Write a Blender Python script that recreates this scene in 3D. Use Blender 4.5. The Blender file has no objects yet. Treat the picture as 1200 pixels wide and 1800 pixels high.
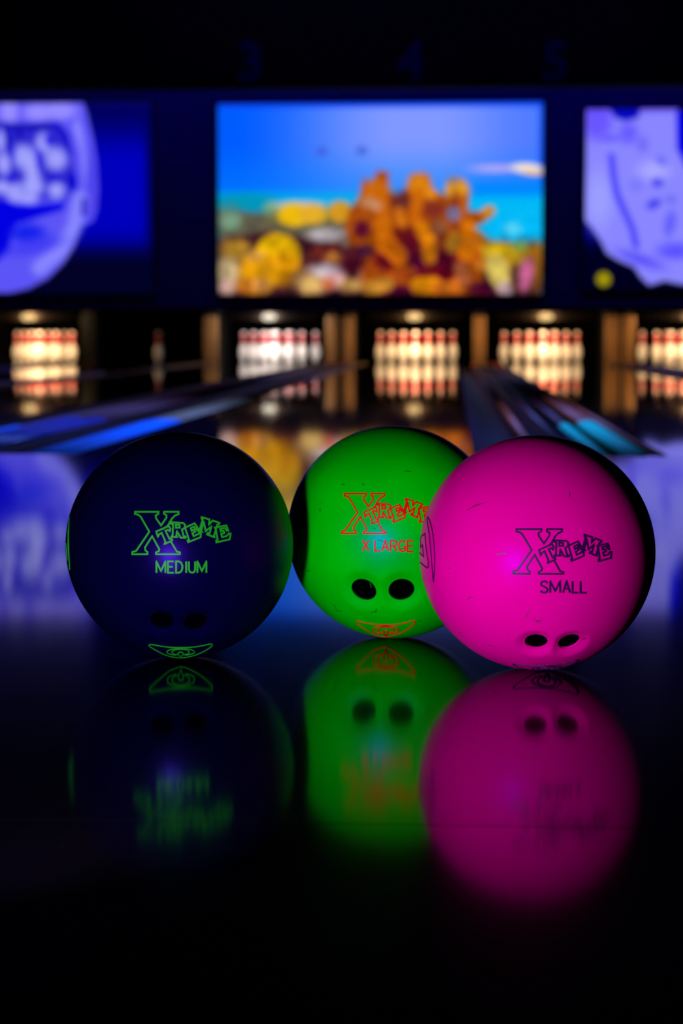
import bpy, bmesh, math, random
import numpy as np
from mathutils import Vector, Matrix
random.seed(4)
scene = bpy.context.scene
C = scene.collection
PI = math.pi

# ---------------------------------------------------------------- camera
F = 3373.0                      # focal length in pixels of a 1200x1800 frame
CAMZ = 0.308
PITCH = math.atan(307 / F)
YAW = math.atan(198 * math.cos(PITCH) / F)
fwd = Vector((-math.sin(YAW) * math.cos(PITCH), math.cos(YAW) * math.cos(PITCH), -math.sin(PITCH)))
rgt = Vector((math.cos(YAW), math.sin(YAW), 0))
upv = rgt.cross(fwd)
cam_d = bpy.data.cameras.new('camera')
cam = bpy.data.objects.new('camera', cam_d)
C.objects.link(cam)
M3 = Matrix((rgt, upv, -fwd)).transposed()
cam.matrix_world = Matrix.Translation((0, 0, CAMZ)) @ M3.to_4x4()
cam_d.sensor_fit = 'VERTICAL'
cam_d.sensor_height = 36
cam_d.sensor_width = 24
cam_d.lens = F / 1800 * 36
cam_d.clip_start = 0.05
cam_d.dof.use_dof = True
cam_d.dof.focus_distance = 1.74
cam_d.dof.aperture_fstop = 6.6
scene.camera = cam

# ---------------------------------------------------------------- world, exposure, lights
w = bpy.data.worlds.new('world'); scene.world = w
w.use_nodes = True
w.node_tree.nodes['Background'].inputs[0].default_value = (0.1, 0.1, 1, 1)
w.node_tree.nodes['Background'].inputs[1].default_value = 0.0
scene.view_settings.view_transform = 'Standard'
scene.view_settings.look = 'None'
scene.view_settings.exposure = 0
scene.view_settings.gamma = 1

TORCH_POS = Vector((-0.29, 0.92, 0.065))
TORCH_AIM = Vector((-0.085, 1.90, 0.16))
TORCH_POWER = 38.0
TORCH_COL = (0.60, 0.56, 1.0)
def light(name, kind, loc, power, col, aim=None, **kw):
    d = bpy.data.lights.new(name, kind); d.energy = power; d.color = col
    for k, v in kw.items(): setattr(d, k, v)
    o = bpy.data.objects.new(name, d); C.objects.link(o); o.location = loc
    if aim is not None:
        o.rotation_euler = (Vector(aim) - Vector(loc)).to_track_quat('-Z', 'Y').to_euler()
    return o
light('torch_beam', 'SPOT', TORCH_POS, TORCH_POWER, TORCH_COL, TORCH_AIM, spot_size=math.radians(62), spot_blend=0.35, shadow_soft_size=0.03)
# blue area lights added overhead without fixtures, to brighten the lane rails
for bx_ in (-3.2, 0.0, 3.2):
    light('rail_fill', 'AREA', (bx_, 8.6, 4.3), 58.0, (0.12, 0.22, 1.0), (bx_, 7.3, 0), shape='RECTANGLE', size=1.2, size_y=0.08, spread=math.radians(75))
light('numeral_fill', 'AREA', (-0.5, 19.3, 4.4), 2.0, (0.15, 0.15, 1.0), (-0.5, 20.8, 3.3), shape='RECTANGLE', size=6.0, size_y=0.1)  # added one-sided area light that makes the header numerals show
for bx_ in (-4.0, -1.4, 1.4, 4.0):
    light('masking_fill', 'AREA', (bx_, 21.25, 3.9), 3.4, (0.04, 0.02, 1.0), (bx_, 23.0, 1.2), shape='RECTANGLE', size=2.4, size_y=0.1)  # added out of view behind the header, washes the masking wall blue

# ---------------------------------------------------------------- materials
def lin(c):
    return tuple(((v / 255) / 12.92 if v / 255 <= 0.04045 else ((v / 255 + 0.055) / 1.055) ** 2.4) for v in c)
def mat(name, col, rough=0.5, metal=0.0, spec=0.5, noise=0.0, nscale=8.0, emit=None, estr=0.0, tint=None, bump=0.0, nstretch=(1, 1, 1)):
    m = bpy.data.materials.new(name); m.use_nodes = True
    nt = m.node_tree; b = nt.nodes['Principled BSDF']
    b.inputs['Base Color'].default_value = (*col, 1)
    b.inputs['Roughness'].default_value = rough
    b.inputs['Metallic'].default_value = metal
    b.inputs['Specular IOR Level'].default_value = spec
    if tint: b.inputs['Specular Tint'].default_value = (*tint, 1)
    if emit:
        b.inputs['Emission Color'].default_value = (*emit, 1)
        b.inputs['Emission Strength'].default_value = estr
    if noise or bump:
        tc = nt.nodes.new('ShaderNodeTexCoord'); mp = nt.nodes.new('ShaderNodeMapping')
        mp.inputs['Scale'].default_value = nstretch
        n = nt.nodes.new('ShaderNodeTexNoise'); n.inputs['Scale'].default_value = nscale; n.inputs['Detail'].default_value = 5
        nt.links.new(tc.outputs['Object'], mp.inputs[0]); nt.links.new(mp.outputs[0], n.inputs['Vector'])
    if noise:
        r = nt.nodes.new('ShaderNodeMapRange')
        r.inputs['From Min'].default_value = 0.3; r.inputs['From Max'].default_value = 0.7
        r.inputs['To Min'].default_value = 1 - noise; r.inputs['To Max'].default_value = 1 + noise
        nt.links.new(n.outputs['Fac'], r.inputs['Value'])
        v = nt.nodes.new('ShaderNodeVectorMath'); v.operation = 'SCALE'
        v.inputs[0].default_value = col
        nt.links.new(r.outputs[0], v.inputs['Scale']); nt.links.new(v.outputs[0], b.inputs['Base Color'])
    if bump:
        bp = nt.nodes.new('ShaderNodeBump'); bp.inputs['Strength'].default_value = bump; bp.inputs['Distance'].default_value = 0.002
        nt.links.new(n.outputs['Fac'], bp.inputs['Height']); nt.links.new(bp.outputs[0], b.inputs['Normal'])
    return m
def plank_mat(name, cols, width, rough, spec=0.5, rvar=0.0):
    """long boards running along Y, each board its own tone"""
    m = bpy.data.materials.new(name); m.use_nodes = True
    nt = m.node_tree; b = nt.nodes['Principled BSDF']
    tc = nt.nodes.new('ShaderNodeTexCoord'); sp = nt.nodes.new('ShaderNodeSeparateXYZ')
    nt.links.new(tc.outputs['Object'], sp.inputs[0])
    dv = nt.nodes.new('ShaderNodeMath'); dv.operation = 'DIVIDE'; dv.inputs[1].default_value = width
    fl = nt.nodes.new('ShaderNodeMath'); fl.operation = 'FLOOR'
    wn = nt.nodes.new('ShaderNodeTexWhiteNoise'); wn.noise_dimensions = '1D'
    nt.links.new(sp.outputs[0], dv.inputs[0]); nt.links.new(dv.outputs[0], fl.inputs[0]); nt.links.new(fl.outputs[0], wn.inputs['W'])
    cr = nt.nodes.new('ShaderNodeValToRGB'); cr.color_ramp.elements[0].color = (*cols[0], 1); cr.color_ramp.elements[1].color = (*cols[1], 1)
    nt.links.new(wn.outputs['Value'], cr.inputs[0]); nt.links.new(cr.outputs[0], b.inputs['Base Color'])
    b.inputs['Specular IOR Level'].default_value = spec
    b.inputs['Roughness'].default_value = rough
    if rvar:
        mp = nt.nodes.new('ShaderNodeMapping'); mp.inputs['Scale'].default_value = (9, 1.2, 1)
        n = nt.nodes.new('ShaderNodeTexNoise'); n.inputs['Scale'].default_value = 3; n.inputs['Detail'].default_value = 3
        nt.links.new(tc.outputs['Object'], mp.inputs[0]); nt.links.new(mp.outputs[0], n.inputs['Vector'])
        r = nt.nodes.new('ShaderNodeMapRange'); r.inputs['To Min'].default_value = rough - rvar; r.inputs['To Max'].default_value = rough + rvar
        nt.links.new(n.outputs['Fac'], r.inputs['Value'])
        wr = nt.nodes.new('ShaderNodeMapRange'); wr.interpolation_type = 'SMOOTHSTEP'      # worn standing area, polished beyond
        wr.inputs['From Min'].default_value = 1.5; wr.inputs['From Max'].default_value = 2.3
        wr.inputs['To Min'].default_value = 0.0; wr.inputs['To Max'].default_value = -0.04
        nt.links.new(sp.outputs[1], wr.inputs['Value'])
        ad = nt.nodes.new('ShaderNodeMath'); ad.operation = 'ADD'
        nt.links.new(r.outputs[0], ad.inputs[0]); nt.links.new(wr.outputs[0], ad.inputs[1]); nt.links.new(ad.outputs[0], b.inputs['Roughness'])
    return m

# ---------------------------------------------------------------- mesh helpers
def obj(name, bm, m, parent=None, smooth=False):
    me = bpy.data.meshes.new(name); bm.to_mesh(me); bm.free()
    for mm in (m if isinstance(m, (list, tuple)) else [m]): me.materials.append(mm)
    if smooth:
        for p in me.polygons: p.use_smooth = True
    o = bpy.data.objects.new(name, me); C.objects.link(o)
    if parent: o.parent = parent
    return o
def empty(name, loc=(0, 0, 0)):
    o = bpy.data.objects.new(name, None); C.objects.link(o); o.location = loc; o.empty_display_size = 0.1
    return o
def tag(o, label=None, cat=None, group=None, kind=None):
    if label: o['label'] = label
    if cat: o['category'] = cat
    if group: o['group'] = group
    if kind: o['kind'] = kind
    return o
def box(bm, x0, x1, y0, y1, z0, z1, bevel=0.0):
    t = bmesh.new()
    bmesh.ops.create_cube(t, size=1)
    for v in t.verts:
        v.co = Vector(((x0 + x1) / 2 + v.co.x * (x1 - x0), (y0 + y1) / 2 + v.co.y * (y1 - y0), (z0 + z1) / 2 + v.co.z * (z1 - z0)))
    if bevel: bmesh.ops.bevel(t, geom=t.edges[:], offset=bevel, segments=2, affect='EDGES', profile=0.5)
    me = bpy.data.meshes.new('tmp'); t.to_mesh(me); t.free(); bm.from_mesh(me); bpy.data.meshes.remove(me)
    return bm
def B(*a, **k): return box(bmesh.new(), *a, **k)
def lathe(bm, prof, n=32, axis='Z'):
    rings = []
    for (r, z) in prof:
        if r < 1e-6: rings.append([bm.verts.new((0, 0, z))])
        else: rings.append([bm.verts.new((r * math.cos(2 * PI * i / n), r * math.sin(2 * PI * i / n), z)) for i in range(n)])
    for a, b in zip(rings, rings[1:]):
        for i in range(n):
            j = (i + 1) % n
            if len(a) == 1 and len(b) == 1: continue
            if len(a) == 1: bm.faces.new((a[0], b[j], b[i]))
            elif len(b) == 1: bm.faces.new((a[i], a[j], b[0]))
            else: bm.faces.new((a[i], a[j], b[j], b[i]))
    bmesh.ops.recalc_face_normals(bm, faces=bm.faces[:])
    return bm
def extrude_profile(prof, y0, y1, closed=False):
    """profile of (x, z) points swept along Y"""
    bm = bmesh.new()
    a = [bm.verts.new((x, y0, z)) for x, z in prof]; b = [bm.verts.new((x, y1, z)) for x, z in prof]
    n = len(prof)
    for i in range(n if closed else n - 1):
        j = (i + 1) % n
        bm.faces.new((a[i], a[j], b[j], b[i]))
    if closed:
        bm.faces.new(a); bm.faces.new(b[::-1])
    bmesh.ops.recalc_face_normals(bm, faces=bm.faces[:])
    return bm
def rail_bm(x, z, r, y0, y1, wide=1.0):
    prof = [(x + wide * r * math.cos(2 * PI * i / 16), z + r * math.sin(2 * PI * i / 16)) for i in range(16)]
    return extrude_profile(prof, y0, y1, True)

# ================================================================ STRUCTURE
FOUL = 5.02
LANES = [-5.126, -3.67, -2.213, -0.475, 1.085, 2.816, 4.40]
LH = 0.527                                    # half lane width
GWS = {}                                      # gutter width by lane and side
M_app = plank_mat('approach_boards', [(0.0004, 0.0003, 0.0008), (0.0010, 0.0006, 0.0010)], 0.03, 0.095, 0.33, 0.008)
M_app2 = plank_mat('approach_boards_near', [(0.0004, 0.0003, 0.0008), (0.0010, 0.0006, 0.0010)], 0.03, 0.090, 0.36, 0.008)
M_black = mat('black_paint', (0.0008, 0.0008, 0.001), 0.8, spec=0.1)
M_wall = mat('dark_wall', (0.006, 0.006, 0.012), 0.85, noise=0.2)
bm = B(-8, 8, 1.1955, FOUL, -0.02, 0)
box(bm, -8, 8, -3, 1.1940, -0.02, 0.0)
fl = obj('floor', bm, [M_app, M_app2])
for p in fl.data.polygons:
    if p.center.y < 1.19: p.material_index = 1
tag(fl, kind='structure')
tag(obj('floor_base', B(-8, 8, -3, 27, -0.30, -0.22), M_black), kind='structure')
tag(obj('floor_joint', B(-8, 8, FOUL - 0.05, FOUL + 0.001, -0.22, -0.021), M_black), kind='structure')
tag(obj('ceiling', B(-8, 8, -3, 27, 4.5, 4.6), M_wall), kind='structure')
tag(obj('wall_left', B(-8.1, -8, -3, 27, -0.3, 4.6), M_wall), kind='structure')
tag(obj('wall_right', B(8, 8.1, -3, 27, -0.3, 4.6), M_wall), kind='structure')
tag(obj('wall_far', B(-8, 8, 27, 27.1, -0.3, 4.6), M_wall), kind='structure')
tag(obj('wall_behind', B(-8, 8, -3.1, -3, -0.3, 4.6), M_wall), kind='structure')
# masking wall above the pins, holding the screens; its lower edge is a rolled valance
M_mask = mat('navy_masking_panel', (0.10, 0.06, 0.42), 0.75, spec=0.2, noise=0.12, nscale=1.5)
MASK_Y = 22.75
SC = F / MASK_Y
bm = B(-7.9, 7.9, MASK_Y, MASK_Y + 0.06, 0.66, 4.4)
tag(obj('wall_masking', bm, M_mask), kind='structure')
tag(obj('trim_1', extrude_profile([(0, 0)], 0, 1) if False else B(-7.9, 7.9, MASK_Y - 0.03, MASK_Y + 0.05, 0.615, 0.66, bevel=0.01), M_black), kind='structure')
# header soffit with the lane numbers
HEAD_Y = 20.8
M_head = mat('black_header', (0.012, 0.010, 0.05), 0.8, noise=0.2, nscale=2)
tag(obj('wall_header', B(-7.9, 7.9, HEAD_Y, HEAD_Y + 0.10, 2.98, 4.49), M_head), kind='structure')
tag(obj('trim_2', B(-7.9, 7.9, HEAD_Y - 0.02, HEAD_Y + 0.12, 2.955, 2.98, bevel=0.004), M_black), kind='structure')

def at(px, py, Y):                            # world point on the plane y = Y seen at that place of the photo
    d = fwd * F + rgt * (px - 600) + upv * (900 - py)
    t = Y / d.y
    return Vector((0, 0, CAMZ)) + d * t

# ---------------------------------------------------------------- lane numbers
M_num = mat('number_paint', (0.02, 0.02, 0.65), 0.7, spec=0.1)
for txt, px, word in (('3', 440, 'three'), ('4', 722, 'four'), ('5', 976, 'five')):
    cu = bpy.data.curves.new('number', 'FONT'); cu.body = txt; cu.size = 0.56; cu.extrude = 0.008
    cu.align_x = 'CENTER'; cu.align_y = 'CENTER'; cu.offset = 0.013; cu.bevel_depth = 0.002
    t = bpy.data.objects.new('tmp', cu); C.objects.link(t)
    dg = bpy.context.evaluated_depsgraph_get()
    me = bpy.data.meshes.new_from_object(t.evaluated_get(dg))
    bpy.data.objects.remove(t)
    o = bpy.data.objects.new('lane_number', me); C.objects.link(o)
    o.rotation_euler = (PI / 2, 0, 0)
    p = at(px, 112, HEAD_Y - 0.012)
    o.location = p
    me.materials.clear(); me.materials.append(M_num)
    for f_ in me.polygons: f_.material_index = 0
    tag(o, 'dim blue numeral %s on the black header above the screens' % txt, 'number sign', 'lane numerals on the header')

# ---------------------------------------------------------------- projection screens
def paint_canvas(x0, x1, y0, y1, step):
    nx = int(round((x1 - x0) / step)) + 1; ny = int(round((y1 - y0) / step)) + 1
    X, Y = np.meshgrid(np.linspace(x0, x1, nx), np.linspace(y0, y1, ny))
    return X, Y, np.zeros((ny, nx, 3))
def sstep(a, b, v): t = np.clip((v - a) / (b - a), 0, 1); return t * t * (3 - 2 * t)
def mixin(I, m, col): I += m[..., None] * (np.array(col, float) - I)
def ell(I, X, Y, cx, cy, rx, ry, col, rot=0.0, soft=0.25, a=1.0):
    c, s = math.cos(math.radians(rot)), math.sin(math.radians(rot))
    u = ((X - cx) * c + (Y - cy) * s) / rx; v = (-(X - cx) * s + (Y - cy) * c) / ry
    mixin(I, a * (1 - sstep(1 - soft, 1 + soft, np.sqrt(u * u + v * v))), col)
def poly(I, X, Y, pts, col, soft=3.0, a=1.0):
    inside = np.zeros(X.shape, bool); dist = np.full(X.shape, 1e9)
    n = len(pts)
    for i in range(n):
        ax, ay = pts[i]; bx, by = pts[(i + 1) % n]
        cond = ((ay > Y) != (by > Y)) & (X < (bx - ax) * (Y - ay) / ((by - ay) if by != ay else 1e-9) + ax)
        inside ^= cond
        L2 = (bx - ax) ** 2 + (by - ay) ** 2 + 1e-9
        t = np.clip(((X - ax) * (bx - ax) + (Y - ay) * (by - ay)) / L2, 0, 1)
        dist = np.minimum(dist, np.hypot(X - ax - t * (bx - ax), Y - ay - t * (by - ay)))
    sd = np.where(inside, dist, -dist)
    mixin(I, a * sstep(-soft, soft, sd), col)
def stroke(I, X, Y, pts, wd, col, soft=3.0, a=1.0):
    dist = np.full(X.shape, 1e9)
    for (ax, ay), (bx, by) in zip(pts, pts[1:]):
        L2 = (bx - ax) ** 2 + (by - ay) ** 2 + 1e-9
        t = np.clip(((X - ax) * (bx - ax) + (Y - ay) * (by - ay)) / L2, 0, 1)
        dist = np.minimum(dist, np.hypot(X - ax - t * (bx - ax), Y - ay - t * (by - ay)))
    mixin(I, a * (1 - sstep(wd - soft, wd + soft, dist)), col)
M_scr = bpy.data.materials.new('screen_picture'); M_scr.use_nodes = True
nt = M_scr.node_tree; b = nt.nodes['Principled BSDF']; b.inputs['Base Color'].default_value = (0.01, 0.01, 0.01, 1); b.inputs['Roughness'].default_value = 0.8
b.inputs['Specular IOR Level'].default_value = 0.1
ca = nt.nodes.new('ShaderNodeVertexColor'); ca.layer_name = 'picture'
nt.links.new(ca.outputs[0], b.inputs['Emission Color']); b.inputs['Emission Strength'].default_value = 1.0
M_frame = mat('screen_frame', (0.02, 0.02, 0.10), 0.6)
def screen(px0, px1, py0, py1, I, label):
    Ys = MASK_Y - 0.035
    p0 = at(px0, py0, Ys); p1 = at(px1, py1, Ys)
    ny, nx, _ = I.shape
    root = empty('projection_screen', (0, 0, 0)); root.location = ((p0.x + p1.x) / 2, Ys, p1.z)
    ox, oz = root.location.x, root.location.z
    xs = np.linspace(p0.x, p1.x, nx) - ox; zs = np.linspace(p0.z, p1.z, ny) - oz
    verts = [(xs[i], 0, zs[j]) for j in range(ny) for i in range(nx)]
    faces = [(j * nx + i, (j + 1) * nx + i, (j + 1) * nx + i + 1, j * nx + i + 1) for j in range(ny - 1) for i in range(nx - 1)]
    me = bpy.data.meshes.new('picture'); me.from_pydata(verts, [], faces)
    at_ = me.color_attributes.new('picture', 'FLOAT_COLOR', 'POINT')
    v = np.clip(I / 255.0, 0, 1); l = np.where(v <= 0.04045, v / 12.92, ((v + 0.055) / 1.055) ** 2.4)
    col = np.ones((ny * nx, 4), np.float32); col[:, :3] = l.reshape(-1, 3)
    at_.data.foreach_set('color', col.ravel()); me.materials.append(M_scr)
    o = bpy.data.objects.new('picture', me); C.objects.link(o); o.parent = root
    fb = bmesh.new(); W = (p1.x - p0.x) / 2; H = p0.z - p1.z; t = 0.035
    for a in ((-W - t, W + t, -0.012, 0.03, -t, 0), (-W - t, W + t, -0.012, 0.03, H, H + t), (-W - t, -W, -0.012, 0.03, 0, H), (W, W + t, -0.012, 0.03, 0, H)):
        box(fb, *a)
    box(fb, -W, W, 0.004, 0.03, 0, H)
    obj('frame', fb, M_frame, root)
    return tag(root, label, 'screen', 'projection screens over the lanes')

rng = np.random.RandomState(3)
# middle screen: a reef
X, Y, I = paint_canvas(384, 950, 184, 516, 2.6)
tt = sstep(400, 700, X); t2 = sstep(760, 945, X)
base = np.array([0, 92, 255.])[None, None] * (1 - tt[..., None]) + np.array([128, 152, 255.])[None, None] * tt[..., None]
base = base * (1 - 0.65 * t2[..., None]) + np.array([55, 110, 255.])[None, None] * 0.65 * t2[..., None]
I[:] = base
g = sstep(240, 345, Y)[..., None]
I[:] = I * (1 - 0.55 * g) + np.array([0, 130, 255.]) * 0.55 * g
mixin(I, 1 - sstep(186, 196, Y), (10, 70, 250))
mixin(I, 0.8 * sstep(938, 950, X) * (1 - sstep(300, 360, Y)), (0, 70, 240))
mixin(I, sstep(326, 352, Y) * 0.95, (0, 175, 235))
mixin(I, sstep(305, 335, Y) * sstep(810, 840, X), (0, 135, 255))
mixin(I, sstep(335, 355, Y) * sstep(800, 840, X), (0, 184, 246))
ell(I, X, Y, 430, 355, 60, 16, (0, 150, 185), soft=0.5)
ell(I, X, Y, 400, 385, 30, 26, (70, 130, 130), soft=0.5)
for cx, cy in ((566, 267), (636, 266)): ell(I, X, Y, cx, cy, 10, 8, (60, 90, 215), soft=0.5, a=0.7)
poly(I, X, Y, [(384, 372), (470, 372), (560, 385), (640, 380), (700, 400), (800, 420), (880, 425), (950, 425), (950, 520), (384, 520)], (92, 88, 70), 8)
poly(I, X, Y, [(384, 420), (470, 405), (560, 420), (700, 420), (950, 435), (950, 520), (384, 520)], (60, 20, 35), 8)
ell(I, X, Y, 405, 388, 18, 16, (120, 160, 130), soft=0.6)
ell(I, X, Y, 478, 366, 14, 12, (110, 165, 130), soft=0.6)
ell(I, X, Y, 535, 380, 60, 18, (120, 110, 60), soft=0.5)
ell(I, X, Y, 528, 360, 46, 7, (190, 190, 190), soft=0.6)
ell(I, X, Y, 516, 377, 28, 20, (238, 186, 10), soft=0.3)
ell(I, X, Y, 550, 376, 26, 17, (226, 172, 40), soft=0.3)
ell(I, X, Y, 598, 372, 21, 19, (214, 150, 30), soft=0.3)
ell(I, X, Y, 575, 412, 36, 12, (180, 170, 175), soft=0.5)
ell(I, X, Y, 622, 425, 22, 12, (150, 130, 110), soft=0.5)
ell(I, X, Y, 415, 440, 28, 22, (176, 130, 40), soft=0.5)
ell(I, X, Y, 572, 445, 30, 17, (105, 35, 30), soft=0.4)
ell(I, X, Y, 400, 478, 22, 26, (200, 175, 130), soft=0.5)
ell(I, X, Y, 398, 504, 16, 14, (205, 160, 150), soft=0.5)
ell(I, X, Y, 488, 448, 40, 40, (230, 178, 6), soft=0.12)
ell(I, X, Y, 500, 472, 30, 30, (205, 130, 6), soft=0.4, a=0.8)
ell(I, X, Y, 455, 478, 36, 36, (220, 150, 10), soft=0.2)
ell(I, X, Y, 440, 502, 26, 14, (224, 130, 30), soft=0.4)
ell(I, X, Y, 458, 500, 17, 12, (215, 145, 70), soft=0.5)
ell(I, X, Y, 448, 448, 16, 8, (206, 150, 70), soft=0.6)
ell(I, X, Y, 548, 494, 34, 24, (190, 140, 90), soft=0.4)
ell(I, X, Y, 545, 500, 16, 14, (222, 180, 100), soft=0.5)
ell(I, X, Y, 572, 474, 28, 12, (196, 180, 190), soft=0.5)
ell(I, X, Y, 592, 490, 17, 15, (232, 176, 180), soft=0.5)
ell(I, X, Y, 578, 498, 10, 10, (214, 110, 70), soft=0.5)
ell(I, X, Y, 618, 500, 22, 12, (205, 155, 80), soft=0.5)
ell(I, X, Y, 648, 478, 18, 22, (196, 140, 100), soft=0.5)
ell(I, X, Y, 590, 452, 18, 10, (190, 120, 50), soft=0.5)
# big orange branching coral
poly(I, X, Y, [(606, 400), (612, 372), (632, 345), (640, 312), (652, 326), (664, 300), (684, 304), (680, 335), (700, 346), (716, 328), (722, 308), (752, 306), (758, 332), (782, 345),
               (786, 322), (812, 316), (824, 336), (820, 372), (842, 372), (858, 362), (868, 376), (848, 392), (830, 400), (850, 430), (846, 470), (856, 516), (640, 516), (634, 470), (616, 440)], (166, 74, 10), 4)
ell(I, X, Y, 662, 338, 24, 22, (206, 108, 10), soft=0.5)
ell(I, X, Y, 650, 356, 18, 10, (190, 130, 90), soft=0.6)
ell(I, X, Y, 736, 326, 20, 20, (220, 130, 14), soft=0.5)
ell(I, X, Y, 756, 342, 14, 10, (230, 140, 20), 40, soft=0.5)
ell(I, X, Y, 802, 334, 20, 18, (232, 160, 34), soft=0.4)
ell(I, X, Y, 796, 318, 10, 7, (140, 120, 110), soft=0.6)
ell(I, X, Y, 856, 372, 13, 8, (216, 140, 20), -25, soft=0.4)
for a_ in ((690, 362, 14, 20, (120, 45, 30)), (708, 352, 12, 16, (100, 40, 40)), (762, 368, 20, 16, (128, 44, 30)), (700, 420, 16, 20, (110, 24, 24)), (722, 430, 14, 30, (92, 6, 30)),
           (636, 402, 14, 14, (86, 6, 44)), (800, 372, 10, 34, (128, 50, 26)), (765, 428, 16, 34, (120, 44, 24)), (678, 456, 20, 18, (90, 6, 24)), (734, 462, 18, 22, (78, 0, 44)),
           (780, 462, 26, 26, (86, 4, 34)), (760, 486, 40, 12, (90, 0, 20)), (620, 458, 22, 22, (72, 12, 32)), (704, 510, 30, 10, (70, 0, 40)), (846, 506, 22, 12, (70, 0, 40)), (640, 440, 18, 10, (60, 16, 50))):
    ell(I, X, Y, *a_, soft=0.6)
for pts, wd, c in (([(668, 340), (676, 380), (672, 430)], 13, (200, 100, 8)), ([(672, 400), (682, 430), (700, 450)], 16, (205, 104, 6)), ([(700, 372), (706, 392)], 9, (205, 110, 14)),
                   ([(736, 340), (728, 380), (742, 410)], 10, (206, 104, 8)), ([(742, 402), (756, 428), (754, 452)], 12, (220, 128, 8)), ([(814, 350), (812, 390)], 8, (190, 90, 20)),
                   ([(822, 400), (824, 430), (818, 446)], 13, (226, 122, 6)), ([(794, 432), (798, 420)], 12, (190, 130, 30)), ([(836, 418), (850, 434)], 14, (190, 100, 14)),
                   ([(660, 500), (700, 482), (722, 476)], 9, (190, 80, 20)), ([(650, 505), (680, 498)], 12, (214, 150, 50)), ([(736, 500), (762, 500)], 15, (232, 146, 6)),
                   ([(770, 506), (800, 504), (812, 488)], 12, (212, 110, 24)), ([(808, 470), (816, 492)], 11, (190, 100, 60))):
    stroke(I, X, Y, pts, wd, c, 4, 0.9)
ell(I, X, Y, 796, 376, 12, 12, (110, 110, 150), soft=0.3)
ell(I, X, Y, 772, 398, 12, 12, (140, 84, 56), soft=0.4)
ell(I, X, Y, 662, 362, 9, 9, (205, 140, 100), soft=0.6)
poly(I, X, Y, [(846, 428), (870, 424), (905, 430), (935, 436), (950, 430), (950, 470), (846, 470)], (180, 140, 24), 5)
ell(I, X, Y, 886, 438, 26, 10, (216, 176, 20), soft=0.5)
ell(I, X, Y, 912, 432, 14, 8, (120, 160, 80), soft=0.6)
ell(I, X, Y, 860, 466, 26, 12, (190, 110, 30), soft=0.5)
ell(I, X, Y, 876, 478, 20, 34, (226, 200, 96), -25, soft=0.25)
ell(I, X, Y, 888, 506, 14, 12, (215, 180, 190), soft=0.5)
ell(I, X, Y, 904, 486, 10, 24, (96, 60, 40), soft=0.6)
ell(I, X, Y, 938, 470, 14, 40, (150, 90, 20), soft=0.5)
ell(I, X, Y, 923, 482, 12, 30, (206, 100, 150), 8, soft=0.35)
ell(I, X, Y, 900, 403, 16, 10, (80, 210, 246), soft=0.5)
ell(I, X, Y, 870, 298, 44, 7, (170, 165, 250), soft=0.6)
ell(I, X, Y, 924, 298, 28, 9, (240, 225, 215), 4, soft=0.45)
ell(I, X, Y, 935, 306, 18, 4, (240, 190, 130), 4, soft=0.6)
nz = rng.rand(*X.shape)
nz = (nz + np.roll(nz, 1, 0) + np.roll(nz, 1, 1) + np.roll(np.roll(nz, 1, 0), 1, 1)) / 4 - 0.5
n2 = rng.rand(28, 46); iy = np.linspace(0, 26.99, X.shape[0]); ix = np.linspace(0, 44.99, X.shape[1])
y0_, x0_ = iy.astype(int), ix.astype(int); fy, fx = (iy - y0_)[:, None], (ix - x0_)[None]
n2 = (n2[y0_][:, x0_] * (1 - fy) * (1 - fx) + n2[y0_ + 1][:, x0_] * fy * (1 - fx) + n2[y0_][:, x0_ + 1] * (1 - fy) * fx + n2[y0_ + 1][:, x0_ + 1] * fy * fx) - 0.5
I *= (1 + sstep(385, 430, Y) * (0.45 * n2 - 0.06))[..., None]
I += (sstep(340, 400, Y) * nz * 70)[..., None] * np.array([1, 0.8, 0.4])
screen(383, 951, 183, 517, I, 'large glowing middle screen showing an orange and yellow coral reef under blue water')

# left screen: a rounded pale violet form on blue
X, Y, I = paint_canvas(-330, 270, 186, 514, 3.0)
I[:] = (0, 0, 90)
k = sstep(190, 290, Y) * (1 - sstep(390, 470, Y)) * (1 - 0.8 * sstep(250, 268, X))
mixin(I, 0.95 * k, (0, 0, 196))
mixin(I, sstep(420, 470, Y) * 0.9, (2, 2, 32))
mixin(I, 0.5 * (1 - sstep(188, 196, Y)), (14, 10, 120))
body = [(150, 183), (158, 205), (168, 250), (174, 290), (176, 335), (173, 370), (165, 390), (150, 396), (142, 400), (132, 430), (112, 462), (85, 488), (50, 506), (15, 514), (-40, 515),
        (-120, 505), (-190, 460), (-220, 380), (-230, 290), (-210, 183)]
poly(I, X, Y, body, (92, 84, 246), 3)
poly(I, X, Y, [(142, 210), (150, 240), (156, 290), (152, 330), (146, 270), (132, 225)], (140, 136, 255), 5)
poly(I, X, Y, [(160, 260), (172, 300), (172, 360), (160, 388), (150, 380), (158, 330)], (78, 66, 232), 4)
stroke(I, X, Y, [(144, 350), (132, 400), (108, 440), (70, 470)], 13, (146, 146, 255), 10, 0.8)
poly(I, X, Y, [(-230, 222), (0, 226), (60, 220), (100, 218), (118, 236), (128, 262), (134, 300), (138, 330), (134, 338), (124, 330), (124, 350), (-230, 350)], (42, 36, 204), 5)
stroke(I, X, Y, [(104, 222), (120, 240), (127, 275)], 4, (0, 0, 200), 3)
ell(I, X, Y, 131, 322, 7, 17, (0, 0, 205), soft=0.3)
stroke(I, X, Y, [(150, 352), (148, 376)], 3, (0, 0, 170), 3)
for cx, cy, rx, ry in ((20, 200, 16, 20), (70, 202, 24, 14), (110, 200, 30, 14), (-30, 205, 22, 14), (-90, 205, 24, 14)):
    ell(I, X, Y, cx, cy, rx, ry, (150, 140, 255), soft=0.6)
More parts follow.
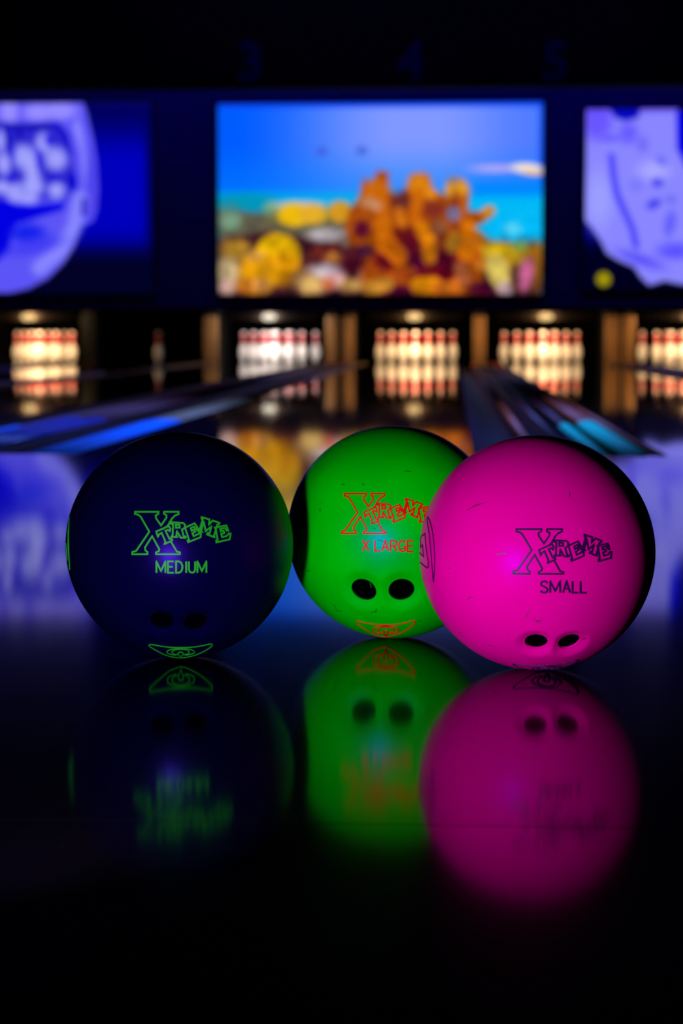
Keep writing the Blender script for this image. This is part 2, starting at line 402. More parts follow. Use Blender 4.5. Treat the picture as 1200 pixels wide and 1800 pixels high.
stroke(I, X, Y, [(0, 222), (40, 226), (90, 226)], 4, (0, 0, 160), 4, 0.8)
stroke(I, X, Y, [(14, 232), (20, 258)], 3, (4, 4, 170), 3); stroke(I, X, Y, [(34, 232), (46, 258)], 3, (4, 4, 170), 3)
for cx, cy, rx, ry in ((102, 282, 20, 20), (44, 278, 18, 22), (10, 290, 11, 20), (60, 300, 14, 30), (102, 336, 15, 14), (60, 330, 20, 16), (28, 340, 16, 18), (52, 350, 16, 10), (-20, 285, 18, 20), (-60, 290, 18, 30),
                       (5, 330, 14, 12), (-40, 335, 18, 14), (-100, 290, 20, 26), (-100, 335, 20, 14), (4, 250, 8, 20), (80, 255, 14, 18)):
    ell(I, X, Y, cx, cy, rx, ry, (164, 164, 255), soft=0.6, a=0.95)
for cx, cy, rx, ry in ((22, 316, 6, 7), (98, 314, 7, 7), (72, 284, 5, 18), (24, 270, 4, 12), (90, 250, 7, 9)):
    ell(I, X, Y, cx, cy, rx, ry, (30, 20, 220), soft=0.6)
poly(I, X, Y, [(-230, 350), (10, 352), (30, 360), (60, 362), (118, 356), (112, 370), (70, 382), (30, 394), (20, 420), (16, 440), (-10, 462), (-230, 460)], (0, 0, 226), 5)
ell(I, X, Y, 50, 410, 30, 16, (20, 34, 236), soft=0.6)
ell(I, X, Y, 60, 432, 50, 14, (60, 54, 244), -12, soft=0.6, a=0.7)
screen(-330, 268, 184, 515, I, 'glowing left screen showing a rounded pale violet form on deep blue')

# right screen: a pale violet draped form, a small yellow disc below
X, Y, I = paint_canvas(1031, 1600, 193, 505, 3.0)
I[:] = (0, 0, 120)
mixin(I, sstep(400, 450, Y), (0, 0, 30))
poly(I, X, Y, [(1031, 193), (1190, 193), (1196, 250), (1210, 300), (1400, 260), (1500, 320), (1400, 480), (1300, 500), (1200, 498), (1172, 492), (1145, 500), (1130, 486), (1118, 468), (1090, 456), (1070, 444),
               (1058, 420), (1045, 400), (1031, 385)], (138, 134, 255), 3)
ell(I, X, Y, 1050, 215, 26, 30, (104, 86, 255), soft=0.6)
mixin(I, 0.6 * (1 - sstep(193, 206, Y)) * (I[..., 0] > 60), (90, 60, 240))
poly(I, X, Y, [(1070, 190), (1082, 208), (1100, 214), (1122, 208), (1126, 190)], (6, 6, 190), 4)
ell(I, X, Y, 1105, 235, 16, 18, (104, 94, 255), soft=0.6)
ell(I, X, Y, 1074, 244, 18, 6, (104, 94, 255), soft=0.6)
ell(I, X, Y, 1130, 254, 10, 14, (116, 108, 250), soft=0.6)
ell(I, X, Y, 1150, 300, 26, 16, (168, 168, 255), soft=0.8)
ell(I, X, Y, 1055, 350, 22, 46, (156, 158, 255), soft=0.8)
stroke(I, X, Y, [(1076, 275), (1080, 310), (1086, 340), (1102, 375), (1114, 400), (1121, 430)], 6, (78, 70, 250), 4)
ell(I, X, Y, 1163, 283, 11, 7, (110, 110, 248), 40, soft=0.6)
ell(I, X, Y, 1157, 321, 10, 8, (80, 74, 240), soft=0.5)
ell(I, X, Y, 1151, 358, 13, 8, (72, 66, 240), -25, soft=0.5)
ell(I, X, Y, 1120, 325, 12, 12, (124, 122, 250), soft=0.6)
ell(I, X, Y, 1181, 350, 10, 7, (110, 110, 248), soft=0.6)
ell(I, X, Y, 1180, 392, 10, 22, (100, 96, 250), 10, soft=0.6)
ell(I, X, Y, 1190, 440, 30, 14, (92, 82, 255), soft=0.7)
ell(I, X, Y, 1130, 455, 40, 10, (96, 86, 250), 20, soft=0.7)
poly(I, X, Y, [(1188, 200), (1204, 200), (1210, 300), (1190, 262)], (0, 0, 228), 4)
ell(I, X, Y, 1065, 489, 13, 13, (158, 146, 6), soft=0.2)
screen(1030, 1600, 192, 506, I, 'glowing right screen with a pale violet form and a small yellow disc')

# ================================================================ LANES
M_lane = plank_mat('lane_boards', [(0.010, 0.006, 0.004), (0.030, 0.016, 0.008)], 0.0264, 0.035, 0.5)
M_gut = mat('gutter_plastic', (0.003, 0.003, 0.010), 0.5, spec=0.12)
M_deck = plank_mat('pin_deck_boards', [(0.012, 0.008, 0.005), (0.03, 0.018, 0.010)], 0.0264, 0.03, 0.5)
M_foul = mat('foul_line_paint', (0.004, 0.004, 0.006), 0.2)
lane_desc = ['wooden bowling lane at the far left, with warm lit pins at its end', 'unlit dark bowling lane between the far left lane and the lane of numeral 3',
             'bowling lane under numeral 3, with cool white pins at its end', 'middle bowling lane under numeral 4, with a bright blue left gutter, behind the green ball',
             'bowling lane under numeral 5, with short cyan strips in its left gutter', 'bowling lane at the right edge, warm lit pins partly out of frame', None]
lane_roots = []
for i, cx in enumerate(LANES[:6]):
    root = empty('bowling_lane', (cx, FOUL, 0))
    tag(root, lane_desc[i], 'bowling lane', 'bowling lanes'); lane_roots.append(root)
    obj('lane_surface', B(-LH, LH, 0.001, 17.9, -0.04, 0), M_lane, root)
    obj('pin_deck', B(-LH, LH, 17.902, 19.5, -0.04, 0), M_deck, root)
    for s in (-1, 1):
        j = i + s
        gap = abs(LANES[j] - cx) - 2 * LH if 0 <= j < len(LANES) else 9
        GW = GWS[(i, s)] = min(0.235, gap / 2 - 0.02)
        prof = [(s * (LH + 0.001), -0.005)] + [(s * (LH + GW / 2 - (GW / 2 - 0.002) * math.cos(t)), -0.005 - 0.075 * math.sin(t)) for t in np.linspace(0.1, PI - 0.1, 12)] + [(s * (LH + GW - 0.001), -0.005)]
        prof += [(s * (LH + GW - 0.001), -0.1), (s * (LH + 0.001), -0.1)]
        obj('gutter', extrude_profile(prof, 0.003, 18.15, True), M_gut, root)

# ---------------------------------------------------------------- dividers with rails
def rm(name, col): return mat(name, col, 0.45, spec=0.25, noise=0.3, nscale=2, nstretch=(1, 0.6, 1))
M_div = mat('divider_body', (0.006, 0.003, 0.004), 0.4, spec=0.3)
M_railw = rm('rail_brown', (0.70, 0.11, 0.02)); M_railp = rm('rail_purple', (0.16, 0.016, 0.012)); M_railc = rm('rail_cream', (0.50, 0.36, 0.12))
M_blue = mat('rail_blue_sleeve', (0.0, 0.28, 0.95), 0.6, spec=0.1)
M_dblue = mat('rail_deep_blue_sleeve', (0.0, 0.03, 0.30), 0.4, spec=0.3)
M_cyan = mat('rail_cyan_sleeve', (0.0, 0.90, 0.45), 0.6, spec=0.1)
YE = 23.15
def divider(x0, x1, rails, label, top=-0.004):
    """x0..x1 cap between two gutters; rails: (x, z, radius, flatten, material, sleeve material, sleeve end)"""
    root = empty('lane_divider', ((x0 + x1) / 2, FOUL, 0)); ox = (x0 + x1) / 2
    tag(root, label, 'lane divider', 'dividers between the lanes')
    obj('cap', extrude_profile([(x0 - ox, -0.2), (x0 - ox, top - 0.006), (x0 - ox + 0.005, top), (x1 - ox - 0.005, top), (x1 - ox, top - 0.006), (x1 - ox, -0.2)], 0.01, YE - FOUL, True), M_div, root)
    rails_here = []
    for q in rails:
        own = [k for k in range(6) if abs(q[0] - LANES[k]) < LH + GWS[(k, 1 if q[0] > LANES[k] else -1)] - 0.005]
        if own:
            lx = LANES[own[0]]; lr = lane_roots[own[0]]
            (x, z, r, wd, m, sm, ye) = q
            if sm: obj('gutter_rail_sleeve', rail_bm(x - lx, z, r * 1.04, 0.02, ye - FOUL, wd), sm, lr, True)
            obj('gutter_rail', rail_bm(x - lx, z, r, (ye - FOUL + 0.001) if sm else 0.02, YE - FOUL, wd), m, lr, True)
        else: rails_here.append(q)
    for (x, z, r, wd, m, sm, ye) in rails_here:
        if sm:
            obj('rail_sleeve', rail_bm(x - ox, z, r * 1.04, 0.02, ye - FOUL, wd), sm, root, True)
            obj('rail', rail_bm(x - ox, z, r, ye - FOUL + 0.001, YE - FOUL, wd), m, root, True)
        else:
            obj('rail', rail_bm(x - ox, z, r, 0.02, YE - FOUL, wd), m, root, True)
edges = [(LANES[i] + LH + GWS[(i, 1)] + 0.001, LANES[i + 1] - LH - GWS[(i + 1, -1)] - 0.001) for i in range(5)]
e = edges[2]
divider(e[0] + 0.002, e[1] - 0.002, [(-1.105, -0.026, 0.022, 4.1, M_railc, M_blue, 7.3), (-1.31, 0.004, 0.010, 4.0, M_railp, M_dblue, 7.0), (-1.40, 0.006, 0.012, 3.5, M_railp, M_dblue, 7.0), (-1.51, -0.012, 0.014, 3.0, M_railp, M_blue, 6.6)],
        'wide dark purple lane divider between the lanes of numerals 3 and 4')
e = edges[3]
divider(e[0], e[1], [(0.235, -0.030, 0.014, 1.3, M_railw, None, 0), (0.305, 0.004, 0.008, 1.6, M_railp, None, 0), (0.400, -0.014, 0.012, 1.6, M_railp, M_cyan, 7.0), (0.487, -0.012, 0.016, 2.2, M_railw, M_cyan, 7.1), (0.540, -0.006, 0.009, 1.5, M_railw, None, 0)],
        'narrow brown lane divider between the lanes of numerals 4 and 5')
e = edges[4]
divider(e[0], e[1], [(e[0] + 0.05, 0.002, 0.012, 3, M_railp, M_dblue, 10.0), (e[1] - 0.05, 0.002, 0.012, 3, M_railp, M_dblue, 10.0)],
        'lane divider between the lane of numeral 5 and the rightmost lane')
e = edges[1]
divider(e[0], e[1], [((e[0] + e[1]) / 2, 0.004, 0.014, 1.3, M_railp, M_dblue, 16.0), (e[0] - 0.10, -0.02, 0.016, 3, M_railw, M_dblue, 15.0)], 'lane divider between the dark unlit lane and the lane of numeral 3')
e = edges[0]
divider(e[0], e[1], [((e[0] + e[1]) / 2, 0.004, 0.014, 1.3, M_railp, M_dblue, 20.0), (e[1] + 0.10, -0.02, 0.016, 3, M_railp, M_dblue, 20.0)], 'lane divider at far left, beside the leftmost lit pins')

# ---------------------------------------------------------------- pin boxes: kickbacks, lamps, curtains
M_kick = mat('kickback_wood', (0.15, 0.07, 0.018), 0.5, noise=0.25, nscale=3)
KY = 23.28
def kick(x, wd, label, h=0.56, fm=M_kick):
    root = empty('kickback_partition', (x, KY, 0)); tag(root, label, 'partition', 'kickback partitions between the pin boxes')
    obj('partition_board', B(-wd / 2 + 0.01, wd / 2 - 0.01, 0.03, 1.5, -0.2, 0.9), M_black, root)
    obj('front_trim', B(-wd / 2, wd / 2, 0.0, 0.029, -0.12, h, bevel=0.006), fm, root)
kick(-1.487, 0.13, 'orange lit partition front just right of the cool white pins of numeral 3')
kick(-1.275, 0.13, 'orange lit partition front just left of the pins of the middle lane')
kick(0.305, 0.14, 'single orange lit partition front between the pins of numerals 4 and 5')
kick(1.895, 0.16, 'orange lit partition front just right of the pins of numeral 5')
kick(2.095, 0.14, 'dimmer orange partition front just left of the rightmost pins')
kick(-2.955, 0.17, 'dim orange partition front left of the cool white pins')
kick(-4.45, 0.18, 'dark partition front right of the far left pins', fm=M_black)
M_curtain = mat('pit_curtain', (0.0006, 0.0006, 0.0006), 0.95, spec=0.0)
M_lampbar = mat('lamp_bar_wood', (0.022, 0.012, 0.004), 0.6)
WARM = (1.0, 0.62, 0.30); COOL = (1.0, 0.86, 0.80)
names = ['far left lane', 'dark lane', 'lane of numeral 3', 'middle lane of numeral 4', 'lane of numeral 5', 'rightmost lane']
pin_light = {0: (WARM, 44.0), 2: (COOL, 34.0), 3: (WARM, 44.0), 4: (WARM, 44.0), 5: (WARM, 44.0)}
for i in range(6):
    cx = LANES[i]
    cu = obj('pit_curtain', B(cx - 0.62, cx + 0.62, 24.62, 24.66, -0.1, 0.95), M_curtain)
    tag(cu, 'black curtain hanging behind the pins of the %s' % names[i], 'curtain', 'curtains at the back of the pin boxes')
    if i not in pin_light: continue
    col, pw = pin_light[i]
    root = empty('pin_lamp', (cx, 22.98, 0.56)); tag(root, 'small glowing lamp on a bar above the pins of the %s' % names[i], 'lamp', 'lamps above the pins')
    obj('lamp_bar', B(-0.56, 0.56, 0.10, 0.13, -0.045, 0.04, bevel=0.004), M_lampbar, root)
    for bx2 in (-0.4, 0.4):
        br = bmesh.new(); box(br, bx2 - 0.01, bx2 + 0.01, 0.105, 0.125, 0.041, 0.20); box(br, bx2 - 0.01, bx2 + 0.01, -0.168, 0.125, 0.199, 0.22)
        obj('bracket', br, M_black, root)
    lb = bmesh.new(); bmesh.ops.create_uvsphere(lb, u_segments=20, v_segments=12, radius=0.5)
    for v in lb.verts: v.co = Vector((v.co.x * 0.16, v.co.y * 0.05, v.co.z * 0.075 - 0.01))
    M_l = mat('lamp_lens', (0.5, 0.4, 0.3), 0.4, emit=(1.0, 0.66, 0.26) if col is WARM else (1.0, 0.92, 0.72), estr=1.25)
    obj('lens', lb, M_l, root, True)
    L = light('pin_lamp_glow', 'POINT', (0, 0.062, -0.01), pw * 0.16, col, shadow_soft_size=0.02); L.parent = root
    L = light('pin_fill', 'AREA', (0, 0.145, 0.03), pw * 0.9, col, (0, 0.8, -0.35), shape='RECTANGLE', size=1.0, size_y=0.05); L.parent = root  # added area light, no real tube: spreads light evenly over the pins

# ---------------------------------------------------------------- pins
M_pin = mat('pin_white', (0.80, 0.78, 0.74), 0.25)
M_band = mat('pin_red', (0.62, 0.03, 0.05), 0.3)
prof = [(0, 0), (0.0258, 0.0), (0.0300, 0.006), (0.0365, 0.019), (0.0450, 0.040), (0.0515, 0.060), (0.0575, 0.086), (0.0605, 0.114), (0.0600, 0.132), (0.0565, 0.155), (0.0490, 0.180), (0.0400, 0.203),
        (0.0320, 0.222), (0.0265, 0.240), (0.0240, 0.256), (0.0240, 0.270), (0.0262, 0.290), (0.0295, 0.310), (0.0320, 0.328), (0.0324, 0.343), (0.0300, 0.358), (0.0230, 0.371), (0.0120, 0.379), (0, 0.381)]
def make_pin():
    p = obj('bowling_pin', lathe(bmesh.new(), prof, 28), M_pin, None, True)
    band = [(r + 0.0009, z) for r, z in prof if 0.215 <= z <= 0.263]
    band2 = [(r + 0.0009, z) for r, z in prof if 0.269 <= z <= 0.345]
    for bnd in (band, band2):
        bnd = [(bnd[0][0] - 0.0012, bnd[0][1])] + bnd + [(bnd[-1][0] - 0.0012, bnd[-1][1])]
        o = obj('neck_band', lathe(bmesh.new(), bnd, 28), M_band, p, True); o['label'] = 'red band'
    return p
first = make_pin(); used = [False]
def put_pin(x, y, label, group):
    if not used[0]: p = first; used[0] = True
    else:
        p = first.copy(); C.objects.link(p)
        for ch in first.children:
            c = ch.copy(); C.objects.link(c); c.parent = p
    p.location = (x, y, 0.0005); p.rotation_euler = (0, 0, random.uniform(0, 6))
    tag(p, label, 'bowling pin', group)
PINY = 23.60
tone = {0: 'warm lit', 2: 'cool white lit', 3: 'warm lit', 4: 'warm lit', 5: 'warm lit'}
short = {0: 'far left lane', 2: 'lane under numeral 3', 3: 'middle lane under numeral 4', 4: 'lane under numeral 5', 5: 'lane at right edge'}
for i in (0, 2, 3, 4, 5):
    for r in range(4):
        for c in range(r + 1):
            if r == 0: d = 'front one'
            elif r == 1: d = ('left', 'right')[c] + ' of second row'
            elif r == 2: d = ('left', 'centre', 'right')[c] + ' of third row'
            else: d = ('leftmost', 'inner left', 'inner right', 'rightmost')[c] + ' of back row'
            put_pin(LANES[i] + (c - r / 2) * 0.3048, PINY + r * 0.264, '%s pin, %s, %s' % (tone[i], d, short[i]), 'ten pins of the %s' % names[i])
put_pin(-3.63, 23.55, 'lone dim grey bowling pin standing on the dark unlit lane', None)

# ================================================================ BALLS
R = 0.109
CAM = Vector((0, 0, CAMZ))
def ray(px, py): return (fwd * F + rgt * (px - 600) + upv * (900 - py)).normalized()
def on_plane(px, py, z):
    d = ray(px, py); return CAM + d * ((z - CAMZ) / d.z)
def hit(ball, px, py):                         # unit vector (ball centre -> surface point)
    d = ray(px, py); oc = CAM - ball
    b_ = oc.dot(d); c_ = oc.dot(oc) - R * R
    D = b_ * b_ - c_
    if D > 0: p = CAM + d * (-b_ - math.sqrt(D))
    else: p = CAM + d * (-b_)
    return (p - ball).normalized()

# lettering traced as polylines, unit = photo pixel on the navy ball
def sc6(pts, ox=220, oy=880, k=6.0): return [(ox + u / k, oy + v / k) for u, v in pts]
X_ = [(425, 285), (450, 262), (470, 232), (492, 190), (525, 158), (563, 143), (563, 118), (410, 118), (408, 138), (435, 155), (435, 180), (378, 262), (325, 185), (322, 157), (350, 140), (352, 118), (105, 118), (103, 140), (140, 150), (165, 172),
      (255, 328), (118, 528), (77, 542), (75, 565), (235, 565), (235, 542), (212, 522), (210, 492), (285, 375), (360, 512), (355, 532), (325, 546), (325, 565), (577, 565), (577, 546), (545, 538), (482, 432)]
T_ = [(328, 326), (345, 382), (358, 355), (385, 340), (424, 432), (415, 458), (496, 420), (490, 402), (468, 405), (425, 318), (450, 308), (470, 322), (478, 300), (460, 268), (328, 326)]
R_ = [(470, 228), (612, 236), (632, 258), (625, 290), (598, 305), (615, 372), (637, 380), (635, 392), (585, 390), (545, 322), (540, 370), (552, 385), (485, 382), (500, 366), (505, 252), (478, 242), (470, 228)]
R2 = [(535, 252), (572, 256), (575, 285), (535, 286), (535, 252)]
E1 = [(628, 285), (732, 240), (768, 295), (752, 305), (725, 275), (692, 290), (700, 318), (725, 305), (738, 328), (708, 345), (722, 375), (775, 350), (780, 325), (798, 320), (795, 385), (665, 438), (658, 420), (672, 412), (638, 305), (628, 285)]
M_ = [(805, 175), (888, 198), (882, 255), (922, 210), (993, 235), (988, 252), (970, 255), (937, 368), (940, 386), (862, 356), (868, 342), (888, 345), (908, 272), (848, 322), (828, 222), (800, 318), (812, 332), (762, 315), (768, 300), (785, 302), (818, 195), (805, 190), (805, 175)]
E2 = [(945, 285), (1065, 262), (1085, 315), (1070, 318), (1050, 288), (1002, 298), (1008, 325), (1035, 318), (1044, 342), (1012, 352), (1022, 385), (1070, 372), (1092, 345), (1110, 348), (1100, 408), (962, 440), (960, 422), (974, 415), (955, 305), (945, 285)]
LOGO = [sc6(p) for p in (X_, T_, R_, R2, E1, M_, E2)]
def el(cx, cy, rx, ry, a0=0, a1=360, n=36): return [(cx + rx * math.cos(math.radians(a0 + (a1 - a0) * i / n)), cy + ry * math.sin(math.radians(a0 + (a1 - a0) * i / n))) for i in range(n + 1)]
EMB = [sc6(p, 220, 1070) for p in (
    [(250, 385), (262, 376), (285, 378), (350, 390), (420, 401), (500, 408), (585, 410), (670, 408), (750, 401), (830, 386), (890, 372), (912, 372), (918, 382), (905, 402), (870, 427), (820, 455), (760, 482), (700, 500), (640, 513), (585, 518), (530, 513), (470, 503), (410, 482), (360, 457), (300, 425), (262, 400), (250, 385)],
    el(585, 455, 145, 36, 70, -250), el(585, 457, 92, 30, 70, -250), [(555, 470), (570, 458), (600, 458), (615, 470), (585, 512), (555, 470)])]
# single-stroke capitals on a 0..1 grid (x right, y down)
FONT = {'M': [[(0, 1), (0, 0), (.5, .85), (1, 0), (1, 1)]], 'E': [[(1, 0), (0, 0), (0, 1), (1, 1)], [(0, .48), (.85, .48)]], 'I': [[(.5, 0), (.5, 1)]],
        'D': [[(0, 0), (.45, 0), (.8, .12), (1, .4), (1, .6), (.8, .88), (.45, 1), (0, 1), (0, 0)]], 'U': [[(0, 0), (0, .7), (.15, .92), (.5, 1), (.85, .92), (1, .7), (1, 0)]],
        'S': [[(.95, .18), (.8, .04), (.5, 0), (.18, .05), (.05, .2), (.12, .38), (.5, .48), (.88, .6), (1, .78), (.85, .95), (.5, 1), (.15, .95), (0, .8)]],
        'A': [[(0, 1), (.5, 0), (1, 1)], [(.2, .65), (.8, .65)]], 'L': [[(0, 0), (0, 1), (1, 1)]], 'X': [[(0, 0), (1, 1)], [(1, 0), (0, 1)]],
        'R': [[(0, 1), (0, 0), (.6, 0), (.92, .1), (.95, .35), (.75, .5), (0, .52)], [(.5, .52), (1, 1)]],
        'G': [[(.98, .22), (.8, .05), (.5, 0), (.2, .08), (0, .35), (0, .65), (.2, .92), (.5, 1), (.85, .95), (1, .75), (1, .55), (.6, .55)]]}
def word(s, x, y, w_, h, slope=0.0):
    adv = {'I': .5, ' ': .45, 'M': 1.35, 'L': .85, 'E': .95}
    wid = {'I': .0, 'M': 1.05, ' ': 0, 'L': .62, 'E': .68}
    tot = sum(adv.get(c, 1.0) for c in s); k = w_ / tot; out = []; cx = x
    for c in s:
        ww = wid.get(c, .74) * k
        if c != ' ':
            for st in FONT[c]:
                out.append([(cx + ((.18 * k) if c == 'I' else u * ww), y + v * h + slope * (cx + u * ww - x)) for u, v in st])
        cx += adv.get(c, 1.0) * k
    return out
def resample(pts, step=1.2):
    out = [pts[0]]
    for a, b_ in zip(pts, pts[1:]):
        L = math.hypot(b_[0] - a[0], b_[1] - a[1]); n = max(1, int(L / step))
        for i in range(1, n + 1): out.append((a[0] + (b_[0] - a[0]) * i / n, a[1] + (b_[1] - a[1]) * i / n))
    return out
def inlay(dirs_list, width, h=0.00045):
    """paint-filled groove: a thin raised bead following the ball surface along unit directions"""
    bm = bmesh.new()
    for dirs in dirs_list:
        closed = (dirs[0] - dirs[-1]).length < 1e-6
        ds = dirs[:-1] if closed else dirs
        n = len(ds); rings = []
        for i, d in enumerate(ds):
            a = ds[(i - 1) % n] if (closed or i > 0) else d
            c = ds[(i + 1) % n] if (closed or i < n - 1) else d
            t = (c - a)
            if t.length < 1e-9: t = Vector((1, 0, 0))
            t.normalize(); s = d.cross(t).normalized()
            m = 1.0
            if a is not d and c is not d:
                t1 = (d - a); t2 = (c - d)
                if t1.length > 1e-9 and t2.length > 1e-9: m = min(1.7, 1 / max(0.35, abs(math.cos(t1.angle(t2) / 2))))
            wv = s * (width / 2 * m)
            rings.append([bm.verts.new(d * (R - 0.0006) - wv), bm.verts.new(d * (R + h) - wv * 0.75), bm.verts.new(d * (R + h) + wv * 0.75), bm.verts.new(d * (R - 0.0006) + wv)])
        for i in range(n if closed else n - 1):
            a, b_ = rings[i], rings[(i + 1) % n]
            for k in range(3): bm.faces.new((a[k], a[k + 1], b_[k + 1], b_[k]))
        if not closed:
            bm.faces.new(rings[0]); bm.faces.new(rings[-1][::-1])
    bmesh.ops.recalc_face_normals(bm, faces=bm.faces[:])
    return bm

def add_mats(name, col, txt, tint, rough, noise):
    return mat(name + '_ball', col, rough, spec=0.5, noise=noise, nscale=14, tint=tint), mat(name + '_lettering', txt, 0.5, spec=0.2)
M_hole = mat('hole_shade', (0.0004, 0.0004, 0.0012), 0.8, spec=0.0)

def make_ball(cpx, cpy, mats, logo_map, size_word, emb_dirs, holes, side, scuffs, label, hole_d, ltxt, lw=0.0020, extra=None):
    cen = on_plane(cpx, cpy, R); cen.z = R
    bm = bmesh.new(); bmesh.ops.create_icosphere(bm, subdivisions=7, radius=R)
    hd = [hit(cen, *h) for h in holes]
    hr = hole_d / 2
    for v in bm.verts:                         # bevelled dish around each finger hole
        n = v.co.normalized(); dep = 0
        for d in hd:
            q = n.angle(d) * R
            if q < hr * 2.0: 
                t = 1 - max(0.0, (q - hr * 0.8)) / (hr * 1.2)
                dep = max(dep, 0.0042 * (max(0, min(1, t)) ** 2) * (3 - 2 * max(0, min(1, t))))
        v.co = n * (R - dep)
    ball = obj('bowling_ball', bm, mats[0], None, True)
    for d in hd:
        cb = bmesh.new(); bmesh.ops.create_cone(cb, cap_ends=True, segments=64, radius1=hr, radius2=hr, depth=0.08)
        q = d.to_track_quat('Z', 'Y').to_matrix().to_4x4()
        bmesh.ops.transform(cb, matrix=Matrix.Translation(d * (R - 0.02)) @ q, verts=cb.verts)
        cut = obj('cutter', cb, M_hole)
        mod = ball.modifiers.new('hole', 'BOOLEAN'); mod.operation = 'DIFFERENCE'; mod.solver = 'EXACT'; mod.object = cut
        dg = bpy.context.evaluated_depsgraph_get()
        me = bpy.data.meshes.new_from_object(ball.evaluated_get(dg))
        ball.modifiers.clear(); old = ball.data; ball.data = me; bpy.data.meshes.remove(old)
        bpy.data.objects.remove(cut)
        me.materials.clear(); me.materials.append(mats[0])
        for p in me.polygons: p.use_smooth = True; p.material_index = 0
        me.set_sharp_from_angle(angle=math.radians(40))
    ball.location = cen
    for d in hd:                               # added sleeve, its black stands for the unlit bore of the hole
        cb = lathe(bmesh.new(), [(0, -0.040), (hr - 0.0012, -0.040), (hr - 0.0010, -0.0005), (hr + 0.0006, -0.0005), (hr + 0.0006, -0.043), (0, -0.043)], 48)
        q = d.to_track_quat('Z', 'Y').to_matrix().to_4x4()
        bmesh.ops.transform(cb, matrix=Matrix.Translation(d * (R - 0.0058)) @ q, verts=cb.verts)
        o = obj('finger_hole', cb, M_hole, ball, True); o['label'] = 'black finger hole'
    def T(polys): return [[hit(cen, *p) for p in resample(pl)] for pl in polys]
    o = obj('logo', inlay(T([[logo_map(*p) for p in pl] for pl in LOGO]), lw), mats[1], ball); o['label'] = '%s outlined jumbled capitals' % ltxt
    o = obj('size_word', inlay(T(size_word), lw * 1.05), mats[1], ball); o['label'] = '%s size word' % ltxt
    ed = emb_dirs(cen)
    o = obj('emblem', inlay(ed, lw * 0.8), mats[1], ball); o['label'] = '%s winged emblem near the floor' % ltxt
    if side:
        o = obj('side_marking', inlay([[hit(cen, *p) for p in resample(pl)] for pl in side], lw * 0.8), mats[1], ball); o['label'] = '%s outline marking on the left side' % ltxt
    if scuffs:
        o = obj('scuff_marks', inlay(T(scuffs), 0.0011, 0.00012), mats[2], ball); o['label'] = 'small dark scuffs'
    tag(ball, label, 'bowling ball')
    return ball

def emb_affine(x0, x1, y0, y1):
    def f(cen): return [[hit(cen, x0 + (p[0] - 261.7) / 111.3 * (x1 - x0), y0 + (p[1] - 1132) / 24.4 * (y1 - y0)) for p in resample(pl, 0.8)] for pl in EMB]
    return f
navy = add_mats('navy', (0.0006, 0.0004, 0.019), (0.01, 0.36, 0.005), (0.08, 0.02, 0.50), 0.34, 0.0)
green = add_mats('green', (0.0, 0.72, 0.0), (0.95, 0.0, 0.0), (0.0, 0.10, 0.8), 0.36, 0.16)
pink = add_mats('pink', (0.95, 0.0, 0.25), (0.035, 0.0, 0.05), (0.2, 0.0, 0.6), 0.38, 0.05)
M_sc_g = mat('green_ball_scuff', (0.0, 0.10, 0.0), 0.6); M_sc_p = mat('pink_ball_scuff', (0.30, 0.0, 0.10), 0.6)
green = green + (M_sc_g,); pink = pink + (M_sc_p,); navy = navy + (M_sc_g,)

make_ball(316, 958, navy, lambda x, y: (x, y), word('MEDIUM', 275, 986.7, 92, 20), emb_affine(261.7, 373, 1132, 1156.5), [(283, 1096), (345, 1098)],
          [[(122, 906), (119.3, 940), (119.6, 965), (122.5, 1000), (120.4, 965), (120.3, 940), (122, 906)], [(116.0, 955), (118.0, 985)]],
          None, 'dark navy bowling ball with bright green lettering, left of the three on the floor', 0.0215, 'green')
make_ball(692, 935, green, lambda x, y: (600.5 + (x - 232.5) * 0.924, 868 + (y - 899.7) * 0.937), word('X LARGE', 637, 949, 93, 19, 0.02), emb_affine(626, 729.5, 1091, 1119.5), [(637, 1041), (706, 1041)],
          None, [[(561, 897), (564, 898)], [(600, 853), (606, 850)], [(562, 895), (563, 893)], [(655, 928), (660, 930)], [(667, 933), (673, 931)], [(664, 949), (674, 952)], [(703, 965), (711, 964)], [(650, 1024), (652, 1033)],
                 [(652, 1076), (660, 1075), (662, 1070)], [(736, 1092), (741, 1091)], [(637, 850), (640, 853)], [(711, 828), (722, 829)], [(586, 1062), (592, 1074), (600, 1074)], [(540, 1004), (545, 1003)]],
          'green bowling ball with red lettering, behind and between the other two', 0.0256, 'red')
def pink_map(x, y):
    u = x - 232.5; return (901.7 + 1.096 * u - 0.00056 * u * u, 930.3 + (y - 899.7) * 1.053)
def pink_emb(cen):
    ncen = on_plane(316, 958, R); ncen.z = R
    def basis(c):
        z = (CAM - c).normalized(); x = Vector((0, 0, 1)).cross(z).normalized(); return Matrix((x, z.cross(x), z)).transposed()
    A = basis(ncen); Bm = basis(cen)
    rot = Matrix.Rotation(math.radians(5.2), 3, 'Z') @ Matrix.Rotation(math.radians(9.6), 3, 'X')
    return [[(Bm @ rot @ A.transposed() @ d) for d in pl] for pl in emb_affine(261.7, 373, 1132, 1156.5)(ncen)]
def sp(pts): return [(725 + u / 12, 890 + v / 12) for u, v in pts]
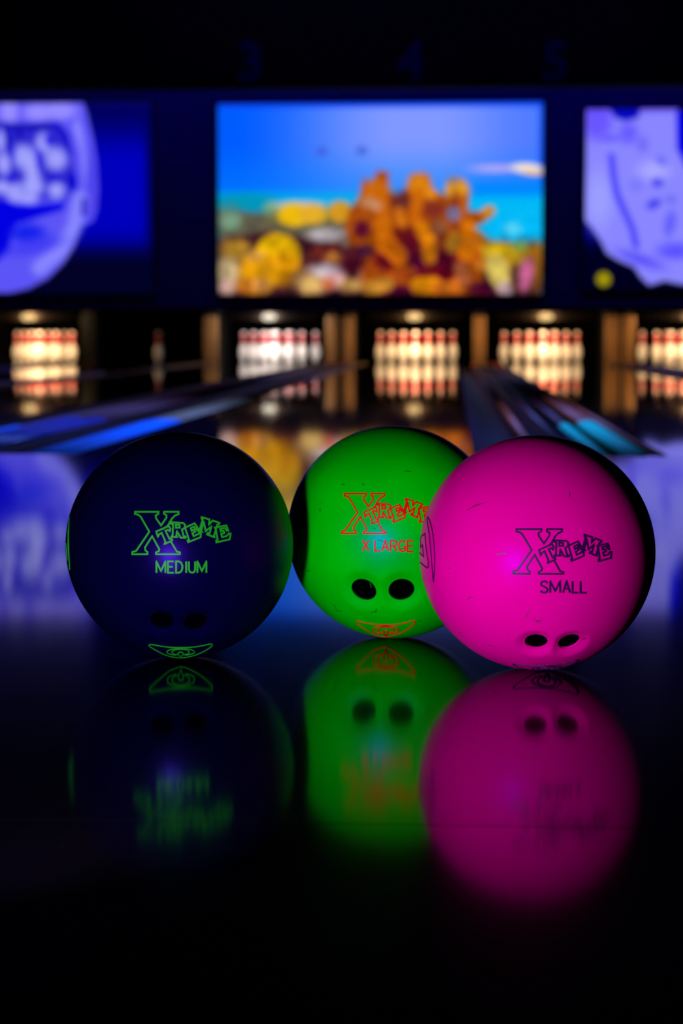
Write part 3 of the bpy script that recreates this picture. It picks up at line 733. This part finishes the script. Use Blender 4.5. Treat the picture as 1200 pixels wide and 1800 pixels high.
make_ball(943, 971, pink, pink_map, word('SMALL', 950, 1021.7, 84, 20), pink_emb, [(942, 1134), (1002, 1134)],
          [sp([(315, 232), (345, 270), (375, 345), (410, 470), (440, 650), (460, 850), (470, 1050), (468, 1250), (458, 1430), (440, 1590), (430, 1500), (412, 1250), (395, 1020), (372, 780), (348, 560), (318, 370), (305, 280), (315, 232)]),
           sp([(165, 870), (168, 680), (185, 630), (262, 575), (270, 700), (285, 850), (310, 1040), (335, 1180), (332, 1280), (305, 1300), (160, 1180)]), sp([(165, 870), (210, 810), (220, 920), (234, 1060), (150, 980)])],
          [[(820, 898), (835, 888), (850, 884)], [(827, 893), (845, 886)], [(871, 974), (889, 973)], [(874, 975), (886, 972)], [(922, 1088), (926, 1080), (931, 1070)], [(936, 1086), (945, 1094), (953, 1088)], [(940, 1090), (950, 1092)],
           [(822, 1054), (824, 1050), (832, 1050)], [(857, 1133), (866, 1135)], [(889, 1110), (891, 1111)], [(807, 1111), (810, 1112)], [(1023, 1123), (1025, 1124)], [(868, 1158), (873, 1157)], [(1000, 865), (1001, 873)], [(787, 998), (790, 999)]],
          'bright pink bowling ball with purple lettering, right of the three on the floor', 0.0205, 'purple')

# blue fleck on the floor, lower left
fb = bmesh.new(); bmesh.ops.create_icosphere(fb, subdivisions=2, radius=0.0016)
for v in fb.verts: v.co.z *= 0.6; v.co += Vector((random.uniform(-1, 1), random.uniform(-1, 1), 0)) * 0.0003
pf = on_plane(12, 1662, 0.0)
fk = obj('fluorescent_fleck', fb, mat('fleck', (0.03, 0.03, 1.0), 0.6), None, True); fk.location = (pf.x, pf.y, 0.001)
tag(fk, 'tiny glowing blue fleck lying on the dark floor at lower left', 'fleck')

# the torch that lights the balls, lying low at the left outside the picture
tr = empty('torch', TORCH_POS); tag(tr, 'small black torch on the floor outside the left edge, aimed at the balls', 'torch')
tr.rotation_euler = (TORCH_AIM - TORCH_POS).to_track_quat('Z', 'Y').to_euler()
tb = lathe(bmesh.new(), [(0.032, -0.002), (0.035, -0.002), (0.035, -0.03), (0.022, -0.05), (0.022, -0.14), (0.0, -0.14), (0.0, -0.135), (0.019, -0.135), (0.019, -0.055), (0.032, -0.028), (0.032, -0.002)], 32)
obj('torch_body', tb, M_black, tr, True)
sb = B(TORCH_POS.x - 0.075, TORCH_POS.x - 0.015, TORCH_POS.y - 0.13, TORCH_POS.y - 0.05, 0.0, TORCH_POS.z - 0.036, bevel=0.004)
tag(obj('torch_stand', sb, M_black), 'small black block under the torch outside the left edge', 'stand')
